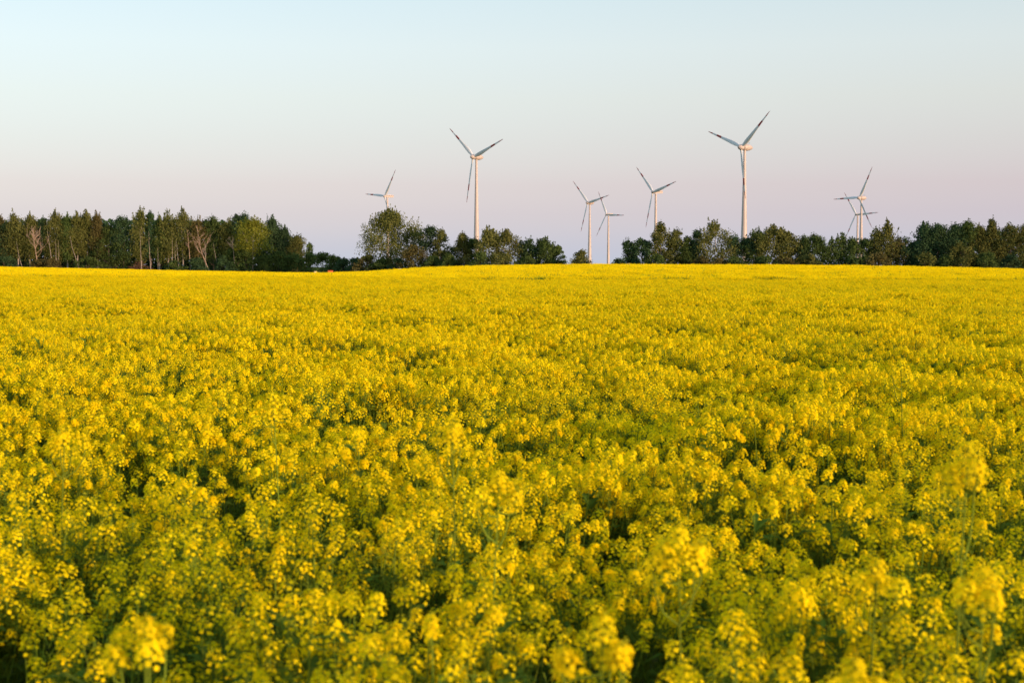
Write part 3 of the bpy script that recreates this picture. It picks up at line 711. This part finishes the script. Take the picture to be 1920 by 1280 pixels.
# bare and dead trees in front of the left wood
def dead(px, top, label, lean, spread, n=9, d=-6, r0=.16, start=.35, basepx=None):
    D = tree_dist(px)+d; bx = (basepx or px); x = (bx-960)/F*D; gz = float(ground_h(x, D)); H = EYE+(HOR-top)/F*D-gz
    rs = np.random.default_rng(int(px*3+top)); root = empty('bare_tree', (x, D, gz))
    ln = ((px-bx)/F*D)/H if basepx else lean
    link('trunk', dead_geo(rs, H, r0, ln, spread, n, start), root)
    tag(root, label, 'bare tree', 'bare trees at the front of the left wood')
dead(66, 424, 'fan-shaped bare tree with pink-lit branches near the left edge', 0, .62, 16, basepx=74, start=.3, r0=.2)
dead(370, 420, 'pink bare tree leaning left with upright branches, base bent to the right', 0, .38, 11, basepx=396, r0=.24, start=.42)
dead(385, 448, 'small bare fork beside the leaning pink tree', 0, .3, 4, basepx=387, r0=.12, start=.3, d=-7)
dead(402, 454, 'broken pale branch stub leaning left in a dark gap of the wood', 0, .02, 1, basepx=414, r0=.13, d=-5)
dead(438, 440, 'dead tree with short pale antler branches left of the bright domed tree', 0, .4, 8, basepx=443, r0=.15, start=.6)
dead(134, 440, 'slim pale trunk leaning left in the left wood', 0, .12, 4, basepx=153, r0=.15, start=.5)
dead(92, 428, 'crooked bare pale trunk, tallest of the slim trio', 0, .1, 3, basepx=102, r0=.15, start=.5)
dead(106, 445, 'straight reddish bare trunk in the middle of the slim trio', 0, .08, 2, r0=.12)
dead(113, 448, 'right-hand bare trunk of the slim trio', 0, .08, 2, basepx=109, r0=.1)
dead(32, 450, 'thin pale trunk leaning left below the olive birch by the left edge', 0, .08, 3, basepx=46, r0=.13)
dead(283, 430, 'straight bare trunk with reddish foot right of the tallest slender birch', 0, .06, 3, r0=.15)
dead(297, 462, 'short grey bare trunk in the dark middle of the wood', 0, .06, 2, r0=.12)
dead(322, 445, 'left pale trunk of the close trio below the hanging twigs', 0, .1, 3, basepx=325, r0=.13)
dead(330, 452, 'middle pale trunk of the close trio below the hanging twigs', 0, .1, 2, basepx=328, r0=.11)
dead(336, 448, 'right pale trunk of the close trio below the hanging twigs', 0, .06, 2, r0=.12)
dead(266, 430, 'white straight trunk in front of the tallest slender birch crown', 0, .08, 4, r0=.13)
dead(356, 425, 'orange-lit forked trunk between the pale trio and the leaning pink tree', 0, .25, 6, basepx=358, r0=.17, start=.5)

# the dark wood behind, which reads as one mass
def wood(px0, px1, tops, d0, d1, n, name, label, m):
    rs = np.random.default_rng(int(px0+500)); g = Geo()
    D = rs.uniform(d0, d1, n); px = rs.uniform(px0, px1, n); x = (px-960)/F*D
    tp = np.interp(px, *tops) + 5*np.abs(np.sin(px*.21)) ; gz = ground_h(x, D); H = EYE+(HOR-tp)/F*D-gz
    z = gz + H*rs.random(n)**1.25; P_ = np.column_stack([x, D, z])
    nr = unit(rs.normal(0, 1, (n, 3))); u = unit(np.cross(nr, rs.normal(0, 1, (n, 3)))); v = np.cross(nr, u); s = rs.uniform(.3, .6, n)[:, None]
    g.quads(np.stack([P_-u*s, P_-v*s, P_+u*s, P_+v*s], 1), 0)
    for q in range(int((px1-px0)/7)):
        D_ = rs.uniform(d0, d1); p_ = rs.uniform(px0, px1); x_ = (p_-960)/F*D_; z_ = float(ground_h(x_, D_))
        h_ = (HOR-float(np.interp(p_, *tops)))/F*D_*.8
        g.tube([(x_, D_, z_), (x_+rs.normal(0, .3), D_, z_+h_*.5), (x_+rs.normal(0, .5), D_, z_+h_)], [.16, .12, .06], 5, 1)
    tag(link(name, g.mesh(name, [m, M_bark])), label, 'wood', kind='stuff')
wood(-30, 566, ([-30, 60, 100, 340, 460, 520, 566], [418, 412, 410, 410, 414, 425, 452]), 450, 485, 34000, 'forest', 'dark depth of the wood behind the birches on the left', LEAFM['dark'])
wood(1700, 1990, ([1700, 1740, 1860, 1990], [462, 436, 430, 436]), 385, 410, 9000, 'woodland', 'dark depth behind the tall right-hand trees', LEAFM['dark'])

# scrub and tall grass between crop and trees
def verge():
    n = 26000; rs = np.random.default_rng(77); px = rs.uniform(-60, 1980, n)
    D = crest(px) + rs.uniform(10, 40, n); far = px > 640
    D = np.where(far, np.array([tree_dist(p) for p in px])+rs.uniform(-16, 3, n), D); x = (px-960)/F*D
    gap = ((px > 1060) & (px < 1160)); hmax = np.where(gap, .5, 1.5)*np.where(far, 1.0, .8)
    z = ground_h(x, D)+rs.random(n)*hmax; P_ = np.column_stack([x, D, z])
    u = unit(rs.normal(0, 1, (n, 3))*[1, 1, .3]); v = unit(rs.normal(0, .35, (n, 3))+[0, 0, 1]); s = rs.uniform(.1, .3, n)[:, None]
    g = Geo(); g.quads(np.stack([P_-u*s*.5, P_-v*s, P_+u*s*.5, P_+v*s], 1), 0)
    tag(link('undergrowth', g.mesh('undergrowth', [M_verge])), 'dark grass and scrub between the rapeseed and the trees', 'undergrowth', kind='stuff')
verge()

# brushwood heap
def brush():
    rs = np.random.default_rng(5); D = 436.; px = 262; x = (px-960)/F*D; gz = float(ground_h(x, D))
    g = Geo(); n = 420; w = 5.2; h = 4.2
    a = rs.uniform(-1, 1, n); z = (1-np.abs(a))**.8*h*rs.random(n); X = a*w+.9*(1-z/h)
    for i in range(n):
        p = np.array([X[i], rs.normal(0, .8), z[i]]); d_ = unit(np.array([rs.normal(0, 1), rs.normal(0, .6), rs.normal(0, .55)]))*rs.uniform(.4, 1.1)
        g.tube([p-d_, p+[0, 0, .05], p+d_], [.03, .045, .02], 3)
    hm = link('brushwood_heap', g.mesh('brushwood_heap', [mat('brushwood', (.12, .065, .04), var=.3, vscale=2)]), None, (x, D, gz))
    tag(hm, 'reddish brown heap of cut branches at the foot of the left wood', 'brushwood heap')
brush()
# little boxes at the field edge
def crate(px, py, w, h, dpt, col, label, lidcol=None, name='box'):
    D = field_end(np.array(px))*1.0 - 4; D = float(D); x = (px-960)/F*D; zt = EYE+(HOR-py)/F*D; gz = float(ground_h(x, D))
    import bmesh
    bm = bmesh.new(); bmesh.ops.create_cube(bm, size=1)
    H = zt-gz-.12
    for v in bm.verts: v.co = Vector((v.co.x*w, v.co.y*dpt, (v.co.z+.5)*H))
    bmesh.ops.bevel(bm, geom=bm.edges[:], offset=.03, segments=1, affect='EDGES')
    me = bpy.data.meshes.new('box_body'); bm.to_mesh(me); bm.free(); me.materials.append(mat('box_paint_'+name, col, var=.08, vscale=2))
    root = empty(name, (x, D, gz)); link('body', me, root)
    bm = bmesh.new(); bmesh.ops.create_cube(bm, size=1)
    for v in bm.verts: v.co = Vector((v.co.x*(w+.1), v.co.y*(dpt+.1), H+.002+(v.co.z+.5)*.12))
    me = bpy.data.meshes.new('box_lid'); bm.to_mesh(me); bm.free(); me.materials.append(mat('lid_paint_'+name, lidcol or col, var=.08, vscale=2))
    link('lid', me, root); tag(root, label, 'box')
crate(620, 507.0, 1.25, 1, .9, (.55, .13, .04), 'small orange box at the field edge in front of the hedge', name='orange_box')
crate(592, 508.6, .65, 1, .6, (.75, .66, .42), 'small pale yellow box at the field edge left of the orange one', name='pale_box')
crate(750, 503.4, .8, 1, .7, (.72, .62, .55), 'small whitish box at the field edge under the large lone birch', name='white_box')
